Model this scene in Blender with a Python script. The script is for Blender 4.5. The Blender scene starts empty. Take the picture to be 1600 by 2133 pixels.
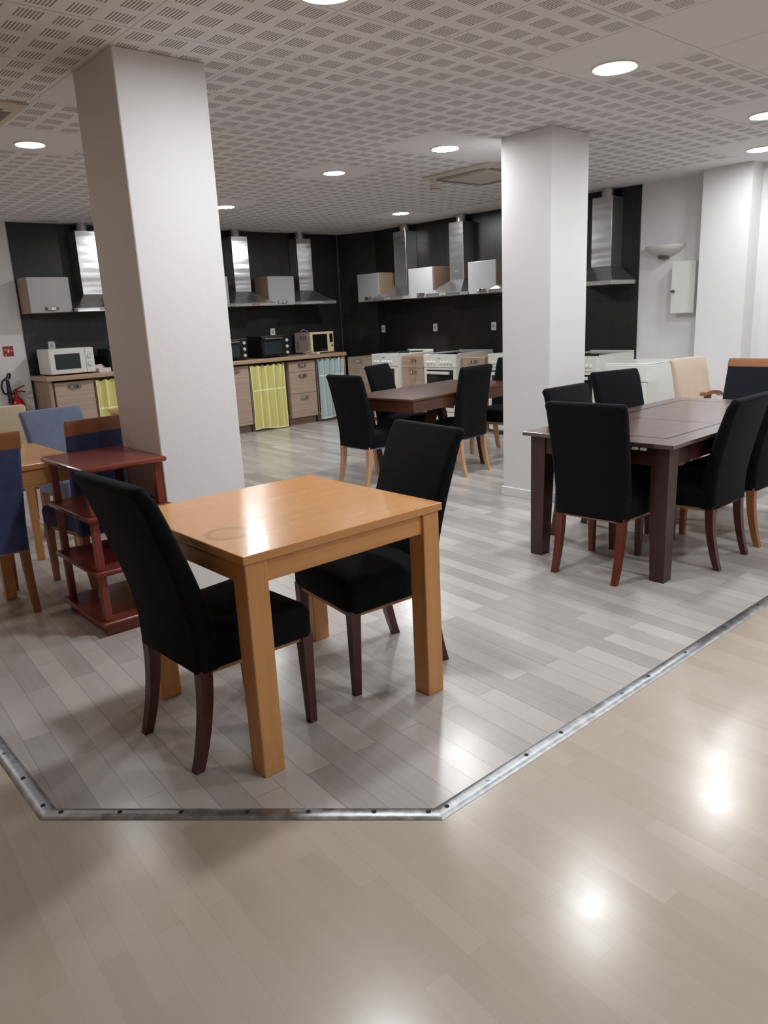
import bpy, bmesh, math, random
from mathutils import Vector, Matrix
PI = math.pi
random.seed(7)
scene = bpy.context.scene
COL = scene.collection

# ------------------------------------------------------------------ materials
def lin(c):
    return c / 12.92 if c <= 0.04045 else ((c + 0.055) / 1.055) ** 2.4
def rgb(r, g, b):
    return (lin(r / 255), lin(g / 255), lin(b / 255), 1.0)

class NT:
    def __init__(self, name):
        self.m = bpy.data.materials.new(name)
        self.m.use_nodes = True
        self.t = self.m.node_tree
        self.b = self.t.nodes['Principled BSDF']
        self.out = self.t.nodes['Material Output']
    def n(self, kind, **kw):
        nd = self.t.nodes.new(kind)
        for k, v in kw.items():
            setattr(nd, k, v)
        return nd
    def link(self, a, b):
        self.t.links.new(a, b)
    def put(self, sock, v):
        if hasattr(v, 'is_output') or isinstance(v, bpy.types.NodeSocket):
            self.link(v, sock)
        else:
            sock.default_value = v
    def math(self, op, a, b=None, c=None):
        nd = self.n('ShaderNodeMath', operation=op)
        self.put(nd.inputs[0], a)
        if b is not None: self.put(nd.inputs[1], b)
        if c is not None: self.put(nd.inputs[2], c)
        return nd.outputs[0]
    def coord(self, which='Object', scale=(1, 1, 1), loc=(0, 0, 0), rot=(0, 0, 0)):
        tc = self.n('ShaderNodeTexCoord')
        mp = self.n('ShaderNodeMapping')
        mp.inputs['Scale'].default_value = scale
        mp.inputs['Location'].default_value = loc
        mp.inputs['Rotation'].default_value = rot
        self.link(tc.outputs[which], mp.inputs['Vector'])
        return mp.outputs['Vector']
    def noise(self, vec, scale=5.0, detail=3.0, rough=0.5):
        nd = self.n('ShaderNodeTexNoise')
        nd.inputs['Scale'].default_value = scale
        nd.inputs['Detail'].default_value = detail
        nd.inputs['Roughness'].default_value = rough
        self.link(vec, nd.inputs['Vector'])
        return nd.outputs['Fac']
    def mix(self, fac, a, b, blend='MIX'):
        nd = self.n('ShaderNodeMix', data_type='RGBA', blend_type=blend)
        self.put(nd.inputs[0], fac)
        self.put(nd.inputs[6], a)
        self.put(nd.inputs[7], b)
        return nd.outputs[2]
    def ramp(self, fac, lo, hi):
        nd = self.n('ShaderNodeMapRange')
        self.put(nd.inputs[0], fac)
        nd.inputs[1].default_value = lo
        nd.inputs[2].default_value = hi
        return nd.outputs[0]
    def bump(self, h, strength=0.1, dist=0.01):
        nd = self.n('ShaderNodeBump')
        nd.inputs['Strength'].default_value = strength
        nd.inputs['Distance'].default_value = dist
        self.link(h, nd.inputs['Height'])
        self.link(nd.outputs[0], self.b.inputs['Normal'])
        return nd
    def set(self, **kw):
        names = {'color': 'Base Color', 'rough': 'Roughness', 'metal': 'Metallic', 'spec': 'Specular IOR Level',
                 'coat': 'Coat Weight', 'coat_rough': 'Coat Roughness', 'sheen': 'Sheen Weight', 'alpha': 'Alpha',
                 'trans': 'Transmission Weight', 'emit': 'Emission Color', 'estr': 'Emission Strength'}
        for k, v in kw.items():
            self.put(self.b.inputs[names[k]], v)
        return self

def plain(name, c, rough=0.5, metal=0.0, spec=0.5, var=0.06, vs=6.0, bump=0.0, bs=60.0, **kw):
    t = NT(name)
    v = t.coord('Object')
    f = t.noise(v, vs, 3)
    lo = tuple(x * (1 - var) for x in c[:3]) + (1,)
    hi = tuple(min(1, x * (1 + var)) for x in c[:3]) + (1,)
    t.set(color=t.mix(f, lo, hi), rough=rough, metal=metal, spec=spec, **kw)
    if bump:
        t.bump(t.noise(v, bs, 2), bump, 0.004)
    return t.m

def wood(name, c1, c2, axis='X', rough=0.4, fine=26.0, long=1.6, coat=0.0, bump=0.03, spec=0.5):
    t = NT(name)
    s = [fine, fine, fine]
    s['XYZ'.index(axis)] = long
    v = t.coord('Object', scale=tuple(s))
    f = t.noise(v, 1.0, 5, 0.6)
    s2 = [fine * .18] * 3
    s2['XYZ'.index(axis)] = long * .4
    g = t.noise(t.coord('Object', scale=tuple(s2), loc=(3.1, 1.7, .4)), 1.0, 2)
    h = t.ramp(t.math('ADD', t.math('MULTIPLY', f, .6), t.math('MULTIPLY', g, .4)), .32, .68)
    t.set(color=t.mix(h, c1, c2), rough=rough, coat=coat, spec=spec)
    t.b.inputs['Coat Roughness'].default_value = .12
    t.bump(f, bump * .4, .001)
    return t.m

def fabric(name, c, var=.25, rough=.95, sheen=.15):
    t = NT(name)
    v = t.coord('Object')
    f = t.noise(v, 9, 3)
    lo = tuple(x * (1 - var) for x in c[:3]) + (1,)
    hi = tuple(min(1, x * (1 + var)) for x in c[:3]) + (1,)
    t.set(color=t.mix(f, lo, hi), rough=rough, sheen=sheen, spec=.15)
    w = t.noise(t.coord('Object', scale=(420, 420, 420)), 1.0, 1)
    t.bump(w, .25, .0015)
    return t.m

M = {}
M['fab_black'] = fabric('black_fabric', (.0045, .0045, .0056, 1), sheen=.03)
M['fab_navy'] = fabric('navy_fabric', rgb(70, 77, 116))
M['fab_darknavy'] = fabric('dark_navy_fabric', rgb(27, 28, 36))
M['fab_blue'] = fabric('light_blue_fabric', rgb(120, 130, 156))
M['fab_beige'] = fabric('beige_fabric', rgb(200, 180, 160), var=.08)
M['fab_cream'] = fabric('cream_fabric', rgb(205, 192, 162), var=.08)
M['fab_lining'] = fabric('pale_blue_lining', rgb(120, 125, 165), var=.1)
BEECH = (rgb(198, 136, 76), rgb(220, 162, 100))
OAKL = (rgb(182, 138, 100), rgb(206, 164, 124))
for ax in 'XYZ':
    M['beech' + ax] = wood('beech_grain_' + ax.lower(), *BEECH, axis=ax, rough=.34, coat=.25)
    M['mahog' + ax] = wood('mahogany_grain_' + ax.lower(), rgb(64, 37, 26), rgb(96, 57, 40), axis=ax, rough=.35, coat=.2)
    M['wenge' + ax] = wood('dark_brown_wood_' + ax.lower(), rgb(52, 28, 28), rgb(70, 40, 38), axis=ax, rough=.38, coat=.1)
    M['light' + ax] = wood('light_wood_' + ax.lower(), *OAKL, axis=ax, rough=.42)
    M['red' + ax] = wood('red_stained_wood_' + ax.lower(), rgb(100, 38, 29), rgb(138, 62, 47), axis=ax, rough=.3, coat=.25)
M['leg_red'] = wood('red_brown_leg_wood', rgb(84, 34, 24), rgb(116, 50, 34), axis='Z', rough=.35, coat=.15)
M['leg_dark'] = wood('dark_red_leg_wood', rgb(60, 26, 22), rgb(84, 38, 30), axis='Z', rough=.35, coat=.15)
M['leg_light'] = wood('oak_leg_wood', *OAKL, axis='Z', rough=.42)
M['leg_mid'] = wood('tan_leg_wood', rgb(140, 88, 52), rgb(168, 110, 68), axis='Z', rough=.42)
M['rail'] = wood('seat_rail_wood', rgb(168, 126, 84), rgb(190, 148, 104), axis='X', rough=.5)
M['toprail'] = wood('top_rail_wood', rgb(146, 96, 62), rgb(170, 118, 80), axis='Y', rough=.38, coat=.15)
M['cab_front'] = wood('taupe_laminate', rgb(160, 137, 121), rgb(186, 164, 148), axis='X', rough=.42, fine=40, long=1.0, bump=.01)
M['cab_side'] = wood('taupe_laminate_side', rgb(150, 124, 104), rgb(176, 150, 126), axis='Z', rough=.45, fine=40, long=1.0, bump=.01)
M['worktop'] = wood('worktop_laminate', rgb(160, 132, 106), rgb(188, 160, 132), axis='X', rough=.35, fine=40, long=.8, bump=.01)
M['plinth'] = wood('plinth_laminate', rgb(118, 94, 80), rgb(138, 112, 96), axis='X', rough=.5, fine=40, long=1.0)
M['wall_white'] = plain('white_wall_paint', rgb(226, 224, 224), .75, var=.015, bump=.12, bs=140)
M['wall_brown'] = plain('beige_wall_paint', rgb(176, 150, 130), .8, var=.03)
M['base_white'] = plain('white_skirting', rgb(226, 226, 226), .45, var=.02)
M['steel'] = None
t = NT('brushed_steel')
v = t.coord('Object', scale=(2.0, 2.0, 9.0))
w = t.noise(v, 1.0, 1.0)
t.set(color=(.64, .64, .65, 1), metal=.92, rough=.24)
t.bump(w, .28, .03)
M['steel'] = t.m
M['duct'] = plain('duct_metal', (.55, .55, .53, 1), .35, 1.0)
M['chrome'] = plain('chrome', (.75, .75, .75, 1), .12, 1.0)
M['alu'] = None
t = NT('worn_aluminium')
v = t.coord('Object', scale=(1, 1, 1))
f = t.noise(v, 26, 5, .7)
t.set(color=t.mix(t.ramp(f, .35, .7), (.27, .275, .28, 1), (.5, .505, .51, 1)), metal=1.0, rough=t.math('ADD', t.math('MULTIPLY', f, .3), .27))
t.bump(t.noise(v, 9, 3), .2, .008)
M['alu'] = t.m
M['hole'] = plain('dark_hole', (.012, .012, .012, 1), .8)
M['screw'] = plain('screw_metal', (.25, .25, .25, 1), .35, 1.0)
M['door_white'] = plain('grey_white_gloss', rgb(176, 173, 176), .22, var=.02)
M['enamel'] = plain('white_enamel', rgb(226, 226, 220), .25, var=.02)
M['plastic_white'] = plain('white_plastic', rgb(222, 222, 218), .4, var=.02)
M['plastic_cream'] = plain('cream_plastic', rgb(214, 202, 160), .4, var=.03)
M['plastic_pinkish'] = plain('pale_mauve_casing', rgb(186, 166, 166), .45, var=.03)
M['plastic_black'] = plain('black_plastic', (.008, .008, .009, 1), .35)
M['glass_black'] = plain('black_glass', (.006, .007, .008, 1), .06)
M['glass_oven'] = plain('oven_door_glass', (.02, .022, .02, 1), .08)
M['glass_grey'] = plain('dark_microwave_window', (.025, .034, .038, 1), .15)
M['iron'] = plain('black_iron', (.02, .02, .02, 1), .5)
M['knob_silver'] = plain('silver_knob', rgb(205, 205, 200), .3, var=.02)
M['grey_side'] = plain('grey_painted_steel', rgb(160, 158, 152), .4)
M['red_paint'] = plain('red_paint', rgb(168, 22, 26), .28, var=.05)
M['red_dark'] = plain('dark_red_metal', rgb(122, 34, 34), .35)
M['rubber'] = plain('black_rubber', (.014, .014, .02, 1), .45)
M['sign_red'] = plain('sign_red', rgb(152, 36, 48), .4)
M['sign_white'] = plain('sign_white', rgb(230, 215, 210), .5)
M['ac_cream'] = plain('cream_plastic_grille', rgb(206, 196, 172), .5, var=.03)
M['ac_white'] = plain('offwhite_plastic', rgb(190, 184, 172), .5, var=.03)
M['ac_slot'] = plain('grey_air_slot', rgb(128, 121, 112), .7)
M['slot_dark'] = plain('dark_slot', rgb(92, 86, 80), .7)
M['detector'] = plain('detector_plastic', rgb(214, 204, 196), .45, var=.02)
M['plaster'] = plain('white_plaster', rgb(216, 213, 210), .75, var=.02)
M['box_white'] = plain('white_metal_box', rgb(222, 221, 215), .4, var=.015)
M['carton'] = plain('carton_board', rgb(176, 160, 96), .8)
M['carton_ink'] = plain('carton_ink', rgb(60, 58, 40), .8)
M['paper'] = plain('pale_paper', rgb(220, 206, 204), .7)
M['cable'] = plain('white_cable', rgb(205, 190, 185), .5)
M['lamp_ring'] = plain('white_lamp_ring', rgb(225, 224, 222), .4, var=.02)
M['lamp_off'] = plain('unlit_lamp_glass', rgb(206, 198, 178), .4, var=.02)
M['ink'] = plain('dark_print', (.03, .03, .03, 1), .6)
M['logo'] = plain('pale_print', rgb(190, 186, 184), .4, .6)
M['shelf_edge'] = plain('shelf_inside', rgb(120, 108, 92), .6)
M['orange_glow'] = plain('glow_tinted_button_panel', rgb(214, 150, 120), .25, .7)  # orange glow on one hood, put into the panel colour
M['button_grey'] = plain('grey_button_panel', rgb(170, 168, 162), .35)

def emitter(name, c, s):
    t = NT(name)
    t.set(color=(.8, .8, .8, 1), emit=c, estr=s)
    return t.m
S = 62.0
M['lamp'] = emitter('lamp_diffuser_lit', (.93, .965, 1.0, 1), S)
M['lamp_dim'] = emitter('lamp_diffuser_dim', (.93, .965, 1.0, 1), S * .6)
M['lamp_warm_added'] = emitter('lamp_diffuser_warm_added', (1.0, .84, .70, 1), S * .55)  # for the added unseen downlight on the left only
M['lamp_strong'] = emitter('lamp_diffuser_strong', (.95, .97, .98, 1), S * 1.5)
M['lamp_cool'] = emitter('lamp_reflector_lit', (.93, .965, 1.0, 1), S * .45)

# dark cladding of the kitchen walls: vertical fine grain with panel joints
def cladding(axis):
    t = NT('dark_wenge_cladding_' + axis.lower())
    s = (170, 170, 5)
    v = t.coord('Object', scale=s)
    f = t.noise(v, 1.0, 4, .6)
    g = t.noise(t.coord('Object', scale=(2, 2, 1)), 1.0, 2)
    tc = t.n('ShaderNodeTexCoord')
    sp = t.n('ShaderNodeSeparateXYZ')
    t.link(tc.outputs['Object'], sp.inputs[0])
    u = sp.outputs['XYZ'.index(axis)]
    j = t.math('LESS_THAN', t.math('ABSOLUTE', t.math('SUBTRACT', t.math('FRACT', t.math('DIVIDE', u, .62)), .5)), .004)
    c = t.mix(t.ramp(t.math('ADD', t.math('MULTIPLY', f, .7), t.math('MULTIPLY', g, .3)), .3, .7), (.0085, .0075, .0085, 1), (.032, .027, .027, 1))
    c = t.mix(j, c, (.003, .003, .003, 1))
    t.set(color=c, rough=.38, spec=.4)
    t.bump(f, .08, .002)
    return t.m
M['cladX'] = cladding('X')
M['cladY'] = cladding('Y')

# floors: laminate planks running along Y
def planks(name, w, l, cols, mort, grain, rough, rvar, off=0.0, patch=None):
    t = NT(name)
    tc = t.n('ShaderNodeTexCoord')
    mp = t.n('ShaderNodeMapping')
    mp.inputs['Rotation'].default_value = (0, 0, math.radians(90 + 4))
    mp.inputs['Location'].default_value = (off, off * .37, 0)
    t.link(tc.outputs['Object'], mp.inputs['Vector'])
    br = t.n('ShaderNodeTexBrick')
    br.offset = .37
    br.offset_frequency = 2
    br.inputs['Scale'].default_value = 1.0
    br.inputs['Brick Width'].default_value = l
    br.inputs['Row Height'].default_value = w
    br.inputs['Mortar Size'].default_value = .0012
    br.inputs['Mortar Smooth'].default_value = .3
    br.inputs['Color1'].default_value = cols[0]
    br.inputs['Color2'].default_value = cols[1]
    br.inputs['Mortar'].default_value = mort
    t.link(mp.outputs[0], br.inputs['Vector'])
    m2 = t.n('ShaderNodeMapping')
    m2.inputs['Scale'].default_value = (1.1, 52, 1)
    t.link(mp.outputs[0], m2.inputs['Vector'])
    g = t.noise(m2.outputs[0], 1.0, 3, .5)
    m3 = t.n('ShaderNodeMapping')
    m3.inputs['Scale'].default_value = (.9, 3.2, 1)
    t.link(mp.outputs[0], m3.inputs['Vector'])
    h = t.noise(m3.outputs[0], 1.0, 3)
    c = t.mix(t.math('MULTIPLY', t.ramp(g, .3, .7), grain), br.outputs['Color'], cols[2])
    c = t.mix(t.math('MULTIPLY', t.ramp(h, .35, .75), .35), c, cols[3])
    if patch:
        p = t.noise(t.coord('Object', scale=(1.4, .8, 1)), 1.0, 2, .5)
        c = t.mix(t.math('MULTIPLY', t.ramp(p, .4, .7), .5), c, patch)
    s = t.noise(t.coord('Object'), 8, 2, .5)
    spk = s
    t.set(color=c, rough=t.math('ADD', t.math('MULTIPLY', spk, rvar), rough), spec=.5)
    bm_ = t.math('ADD', t.math('MULTIPLY', g, .4), t.math('MULTIPLY', br.outputs['Fac'], -.6))
    t.bump(bm_, .02, .001)
    return t.m
M['floor_grey'] = planks('grey_plank_laminate', .094, .62,
    (rgb(164, 158, 154), rgb(204, 198, 193), rgb(206, 201, 197), rgb(164, 157, 152)), rgb(134, 127, 122), .22, .22, .06)
M['floor_tan'] = planks('tan_plank_laminate', .066, .52,
    (rgb(181, 166, 149), rgb(192, 179, 164), rgb(198, 186, 171), rgb(180, 160, 138)), rgb(180, 165, 148), .2, .19, .08, off=.31,
    patch=rgb(194, 184, 172))

# perforated ceiling tile
TX, TY, PX, PY = 3.305, 2.588, .59, .602
def ceil_mat(perf):
    t = NT('perforated_ceiling_tile' if perf else 'plain_ceiling_tile')
    tc = t.n('ShaderNodeTexCoord')
    sp = t.n('ShaderNodeSeparateXYZ')
    t.link(tc.outputs['Object'], sp.inputs[0])
    u = t.math('FRACT', t.math('DIVIDE', t.math('SUBTRACT', sp.outputs[0], TX), PX))
    v = t.math('FRACT', t.math('DIVIDE', t.math('SUBTRACT', sp.outputs[1], TY), PY))
    base = rgb(234, 233, 235)
    eu = t.math('GREATER_THAN', t.math('ABSOLUTE', t.math('SUBTRACT', u, .5)), .4955)
    ev = t.math('GREATER_THAN', t.math('ABSOLUTE', t.math('SUBTRACT', v, .5)), .4955)
    seam = t.math('MAXIMUM', eu, ev)
    n = t.noise(t.coord('Object'), 1.1, 2)
    c = t.mix(n, base, rgb(226, 224, 225))
    if perf:
        fu = t.math('FRACT', t.math('MULTIPLY', u, 4.0))
        fv = t.math('FRACT', t.math('MULTIPLY', v, 4.0))
        mu = t.math('LESS_THAN', t.math('ABSOLUTE', t.math('SUBTRACT', fu, .5)), .34)
        mv = t.math('LESS_THAN', t.math('ABSOLUTE', t.math('SUBTRACT', fv, .5)), .31)
        sl = t.math('FRACT', t.math('DIVIDE', t.math('SUBTRACT', fu, .16), .0972))
        ms = t.math('LESS_THAN', t.math('ABSOLUTE', t.math('SUBTRACT', sl, .5)), .24)
        m = t.math('MULTIPLY', t.math('MULTIPLY', mu, mv), ms)
        c = t.mix(m, c, rgb(150, 146, 144))
    c = t.mix(t.math('MULTIPLY', seam, .45), c, rgb(110, 100, 96))
    t.set(color=c, rough=.85, spec=.2)
    return t.m
M['ceil_perf'] = ceil_mat(True)
M['ceil_plain'] = ceil_mat(False)

def curtain_mat(name, c, stripe, nv, zc):
    t = NT(name)
    tc = t.n('ShaderNodeTexCoord')
    sp = t.n('ShaderNodeSeparateXYZ')
    t.link(tc.outputs['UV'], sp.inputs[0])
    fu = t.math('FRACT', t.math('ADD', t.math('MULTIPLY', sp.outputs[0], nv), .5))
    a = t.math('LESS_THAN', t.math('ABSOLUTE', t.math('SUBTRACT', fu, .5)), .055)
    b = t.math('LESS_THAN', t.math('ABSOLUTE', t.math('SUBTRACT', sp.outputs[1], zc)), .011)
    e = t.math('GREATER_THAN', t.math('ABSOLUTE', t.math('SUBTRACT', sp.outputs[0], .5)), .482)
    e2 = t.math('LESS_THAN', sp.outputs[1], .018)
    m = t.math('MAXIMUM', t.math('MAXIMUM', a, b), t.math('MAXIMUM', e, e2))
    col = t.mix(m, c, stripe)
    t.set(color=col, rough=.7, spec=.2)
    tr = t.n('ShaderNodeBsdfTransparent')
    tl = t.n('ShaderNodeBsdfTranslucent')
    t.link(col, tl.inputs[0])
    m1 = t.n('ShaderNodeMixShader')
    m1.inputs[0].default_value = .1
    t.link(t.b.outputs[0], m1.inputs[1])
    t.link(tl.outputs[0], m1.inputs[2])
    m2 = t.n('ShaderNodeMixShader')
    t.link(t.math('SUBTRACT', .16, t.math('MULTIPLY', m, .12)), m2.inputs[0])
    t.link(m1.outputs[0], m2.inputs[1])
    t.link(tr.outputs[0], m2.inputs[2])
    t.link(m2.outputs[0], t.out.inputs[0])
    return t.m
M['cur_yellow'] = curtain_mat('yellow_voile', rgb(234, 226, 138), rgb(252, 249, 200), 4.6, .62)
M['cur_blue'] = curtain_mat('pale_blue_voile', rgb(186, 208, 208), rgb(232, 242, 240), 5.0, .72)

# ------------------------------------------------------------------ mesh tools
class MB:
    def __init__(self):
        self.bm = bmesh.new()
        self.flat = False
    def box(self, x0, x1, y0, y1, z0, z1, bev=0.0, seg=2):
        r = bmesh.ops.create_cube(self.bm, size=1.0, matrix=Matrix.Translation(((x0 + x1) / 2, (y0 + y1) / 2, (z0 + z1) / 2)) @
                                  Matrix.Diagonal((abs(x1 - x0), abs(y1 - y0), abs(z1 - z0), 1)))
        if bev > 0:
            self.flat = True
            es = set()
            for v in r['verts']:
                es.update(v.link_edges)
            bmesh.ops.bevel(self.bm, geom=list(es), offset=bev, segments=seg, affect='EDGES', profile=.5)
        return self
    def cyl(self, p, q, r, r2=None, n=16, caps=True):
        p, q = Vector(p), Vector(q)
        d = q - p
        rot = d.to_track_quat('Z', 'Y').to_matrix().to_4x4()
        bmesh.ops.create_cone(self.bm, cap_ends=caps, segments=n, radius1=r, radius2=r if r2 is None else r2, depth=d.length,
                              matrix=Matrix.Translation((p + q) / 2) @ rot)
        return self
    def sph(self, c, r, sx=1, sy=1, sz=1, n=14):
        bmesh.ops.create_uvsphere(self.bm, u_segments=n, v_segments=n // 2 + 1, radius=r,
                                  matrix=Matrix.Translation(c) @ Matrix.Diagonal((sx, sy, sz, 1)))
        return self
    def loft(self, rings, caps=True):
        vs = [[self.bm.verts.new(p) for p in r] for r in rings]
        n = len(vs[0])
        for a, b in zip(vs[:-1], vs[1:]):
            for i in range(n):
                self.bm.faces.new((a[i], a[(i + 1) % n], b[(i + 1) % n], b[i]))
        if caps:
            self.bm.faces.new(list(reversed(vs[0])))
            self.bm.faces.new(vs[-1])
        return self
    def tube(self, pts, r, n=8, r_end=None):
        pts = [Vector(p) for p in pts]
        rings = []
        up = Vector((0, 0, 1))
        prev = None
        for i, p in enumerate(pts):
            d = (pts[min(i + 1, len(pts) - 1)] - pts[max(i - 1, 0)]).normalized()
            if prev is None:
                a = d.cross(up)
                if a.length < .1: a = d.cross(Vector((1, 0, 0)))
                a.normalize()
            else:
                a = (prev - d * prev.dot(d)).normalized()
            prev = a
            b = d.cross(a)
            rr = r if r_end is None else r + (r_end - r) * i / (len(pts) - 1)
            rings.append([p + a * rr * math.cos(2 * PI * k / n) + b * rr * math.sin(2 * PI * k / n) for k in range(n)])
        return self.loft(rings)
    def lathe(self, prof, n=24, c=(0, 0, 0), caps=True):
        rings = [[(c[0] + r * math.cos(2 * PI * k / n), c[1] + r * math.sin(2 * PI * k / n), c[2] + z) for k in range(n)] for r, z in prof]
        return self.loft(rings, caps)
    def poly(self, pts, z0, z1):
        a = [(x, y, z0) for x, y in pts]
        b = [(x, y, z1) for x, y in pts]
        return self.loft([a, b])

def obj(name, mb, m, parent=None, label=None, angle=35, fix=True):
    me = bpy.data.meshes.new(name)
    if fix:
        bmesh.ops.recalc_face_normals(mb.bm, faces=mb.bm.faces[:])
    mb.bm.to_mesh(me)
    mb.bm.free()
    for p in me.polygons:
        p.use_smooth = True
    me.set_sharp_from_angle(angle=math.radians(min(angle, 18) if mb.flat else angle))
    for mm in (m if isinstance(m, (list, tuple)) else [m]):
        me.materials.append(mm)
    o = bpy.data.objects.new(name, me)
    COL.objects.link(o)
    if parent is not None:
        o.parent = parent
    if label:
        o['label'] = label
    return o
def tag(o, label, cat, group=None):
    o['label'] = label
    o['category'] = cat
    if group: o['group'] = group
    return o
def thing(name, label, cat, loc=(0, 0, 0), rz=0.0, group=None):
    o = bpy.data.objects.new(name, None)
    o.empty_display_size = .1
    COL.objects.link(o)
    o.location = loc
    o.rotation_euler = (0, 0, rz)
    return tag(o, label, cat, group)
def struct(name, mb, m, **kw):
    o = obj(name, mb, m, **kw)
    o['kind'] = 'structure'
    return o
def dup(root, loc, rz, label, group=None):
    r = root.copy(); COL.objects.link(r); r.location = loc; r.rotation_euler = (0, 0, rz)
    r['label'] = label
    if group: r['group'] = group
    for ch in list(root.children):
        c = ch.copy(); COL.objects.link(c); c.parent = r
        for g in list(ch.children):
            d = g.copy(); COL.objects.link(d); d.parent = c
    return r

def rrect(x0, x1, w0, w1, z, r=.02, n=3):
    """rounded rectangle ring in the plane z; half width w0 at x0 and w1 at x1"""
    pts = []
    hx = (x1 - x0) / 2; cx = (x0 + x1) / 2
    r = min(r, hx * .98, min(w0, w1) * .98)
    for sx, sy, a0 in ((1, 1, 0), (-1, 1, PI / 2), (-1, -1, PI), (1, -1, 3 * PI / 2)):
        for k in range(n + 1):
            a = a0 + PI / 2 * k / n
            px = cx + sx * (hx - r) + r * math.cos(a)
            f = (px - x0) / (x1 - x0)
            w = w0 + (w1 - w0) * f
            py = sy * (w - r) + r * math.sin(a)
            pts.append((px, py, z))
    return pts
def sq(cx, cy, sx, sy, z):
    return [(cx - sx, cy - sy, z), (cx + sx, cy - sy, z), (cx + sx, cy + sy, z), (cx - sx, cy + sy, z)]

# ------------------------------------------------------------------ room shell
H = 2.565
XW, YW = 7.42, 9.08          # right wall and far (left-hand) kitchen wall
XL, YB = -3.4, -3.2          # unseen sides behind the camera
LINE = [(.49, YW), (.49, 2.177), (1.316, 1.349), (XW, 1.352)]
mb = MB()
def face(pts, z, mi):
    f = mb.bm.faces.new([mb.bm.verts.new((x, y, z)) for x, y in pts])
    f.material_index = mi
face([(.49, YW), (.49, 2.177), (1.316, 1.349), (XW, 1.351), (XW, YW)], 0, 0)
face([(XL, YB), (XW, YB), (XW, 1.351), (1.316, 1.349), (.49, 2.177), (.49, YW), (XL, YW)], 0, 1)
bmesh.ops.remove_doubles(mb.bm, verts=mb.bm.verts[:], dist=.0005)
for f in mb.bm.faces:
    f.normal_update()
    if f.normal.z < 0: f.normal_flip()
struct('floor', mb, [M['floor_grey'], M['floor_tan']], fix=False)

PLAIN = {(0, -1), (0, -2), (1, -2), (2, -2), (1, 2), (3, -1), (5, 0), (-3, 2), (-3, 4), (1, 4), (5, 7), (1, 7), (-3, -1), (2, 2)}
mb = MB()
i0 = math.floor((XL - TX) / PX); i1 = math.ceil((XW - TX) / PX)
j0 = math.floor((YB - TY) / PY); j1 = math.ceil((YW - TY) / PY)
for i in range(i0, i1):
    for j in range(j0, j1):
        x0 = max(XL, TX + i * PX); x1 = min(XW, TX + (i + 1) * PX)
        y0 = max(YB, TY + j * PY); y1 = min(YW, TY + (j + 1) * PY)
        if x1 - x0 < .01 or y1 - y0 < .01: continue
        f = mb.bm.faces.new([mb.bm.verts.new(p) for p in ((x0, y0, H), (x0, y1, H), (x1, y1, H), (x1, y0, H))])
        if (i, j) in PLAIN or x1 > 7.3 or y1 > 8.9: f.material_index = 1
bmesh.ops.remove_doubles(mb.bm, verts=mb.bm.verts[:], dist=.0005)
struct('ceiling', mb, [M['ceil_perf'], M['ceil_plain']], fix=False)

struct('wall_left', MB().box(XL, XW + .12, YW, YW + .12, 0, H), M['wall_white'])
struct('wall_right', MB().box(XW, XW + .12, YB, YW, 0, H), M['wall_white'])
struct('wall_back', MB().box(XL, XW, YB - .12, YB, 0, H), M['wall_white'])
struct('wall_side', MB().box(XL - .12, XL, YB, YW, 0, H), M['wall_brown'])
# pilaster on the right wall
struct('trim_1', MB().box(7.21, XW, 3.17, 3.62, 0, H), M['wall_white'])
# dark cladding behind the kitchen runs
struct('trim_2', MB().box(2.675, 7.16, YW - .012, YW, 0, H), M['cladX'])
struct('trim_3', MB().box(XW - .012, XW, 4.362, 8.50, 0, H), M['cladY'])
mb = MB()
mb.poly([(7.17, YW - .004), (7.405, 8.50), (XW, 8.50), (XW, YW - .004)], 0, H)
struct('trim_4', mb, M['cladY'])
struct('trim_5', MB().box(7.158, 7.17, YW - .022, YW - .01, 0, H), M['alu'])
# free-standing pillars
def pillar(x0, x1, y0, y1, nm):
    o = struct('pillar', MB().box(x0, x1, y0, y1, 0, H, .004, 1), M['wall_white'])
    tag(o, nm, 'pillar')
    b = MB()
    e, h = .012, .07
    b.box(x0 - e, x1 + e, y0 - e, y0, 0, h, .003, 1)
    b.box(x0 - e, x1 + e, y1, y1 + e, 0, h, .003, 1)
    b.box(x0 - e, x0, y0, y1, 0, h, .003, 1)
    b.box(x1, x1 + e, y0, y1, 0, h, .003, 1)
    obj('skirting', b, M['base_white'], o)
    return o
pillar(1.543, 1.985, 3.41, 3.865, 'white square pillar on the left beside the red shelf unit')
pillar(4.465, 4.90, 3.30, 3.73, 'white square pillar on the right between the two dark tables')

# metal threshold between the two floors
def strip(name, a, b, label, holes, ends=(0, 0)):
    a, b = Vector((a[0], a[1], 0)), Vector((b[0], b[1], 0))
    d = (b - a); L = d.length
    t_ = thing('threshold_strip', label, 'threshold strip', a, math.atan2(d.y, d.x), 'aluminium threshold strips')
    prof = []
    n = 8
    for k in range(n + 1):
        y = -.027 + .054 * k / n
        prof.append((y, .001 + .0085 * math.sin(PI * k / n) ** .6))
    r0 = [(y * ends[0], y, z) for y, z in prof] + [(0, 0, 0)]
    r1 = [(L - y * ends[1], y, z) for y, z in prof] + [(L, 0, 0)]
    obj('strip', MB().loft([r0, r1]), M['alu'], t_)
    for s in holes:
        obj('screw_hole', MB().cyl((s * L, 0, .0092), (s * L, 0, .0104), .0075, n=12), M['hole'] if random.random() < .6 else M['screw'], t_)
strip('l', (.49, 3.9), (.49, 2.177), 'aluminium threshold strip on the left running back beside the grey floor', [.5, .62, .74, .86, .975], (0, .414))
strip('m', (.49, 2.177), (1.316, 1.349), 'short aluminium threshold strip crossing in front of the beech table', [.035, .19, .35, .52, .675, .84, .975], (.414, .414))
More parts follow.
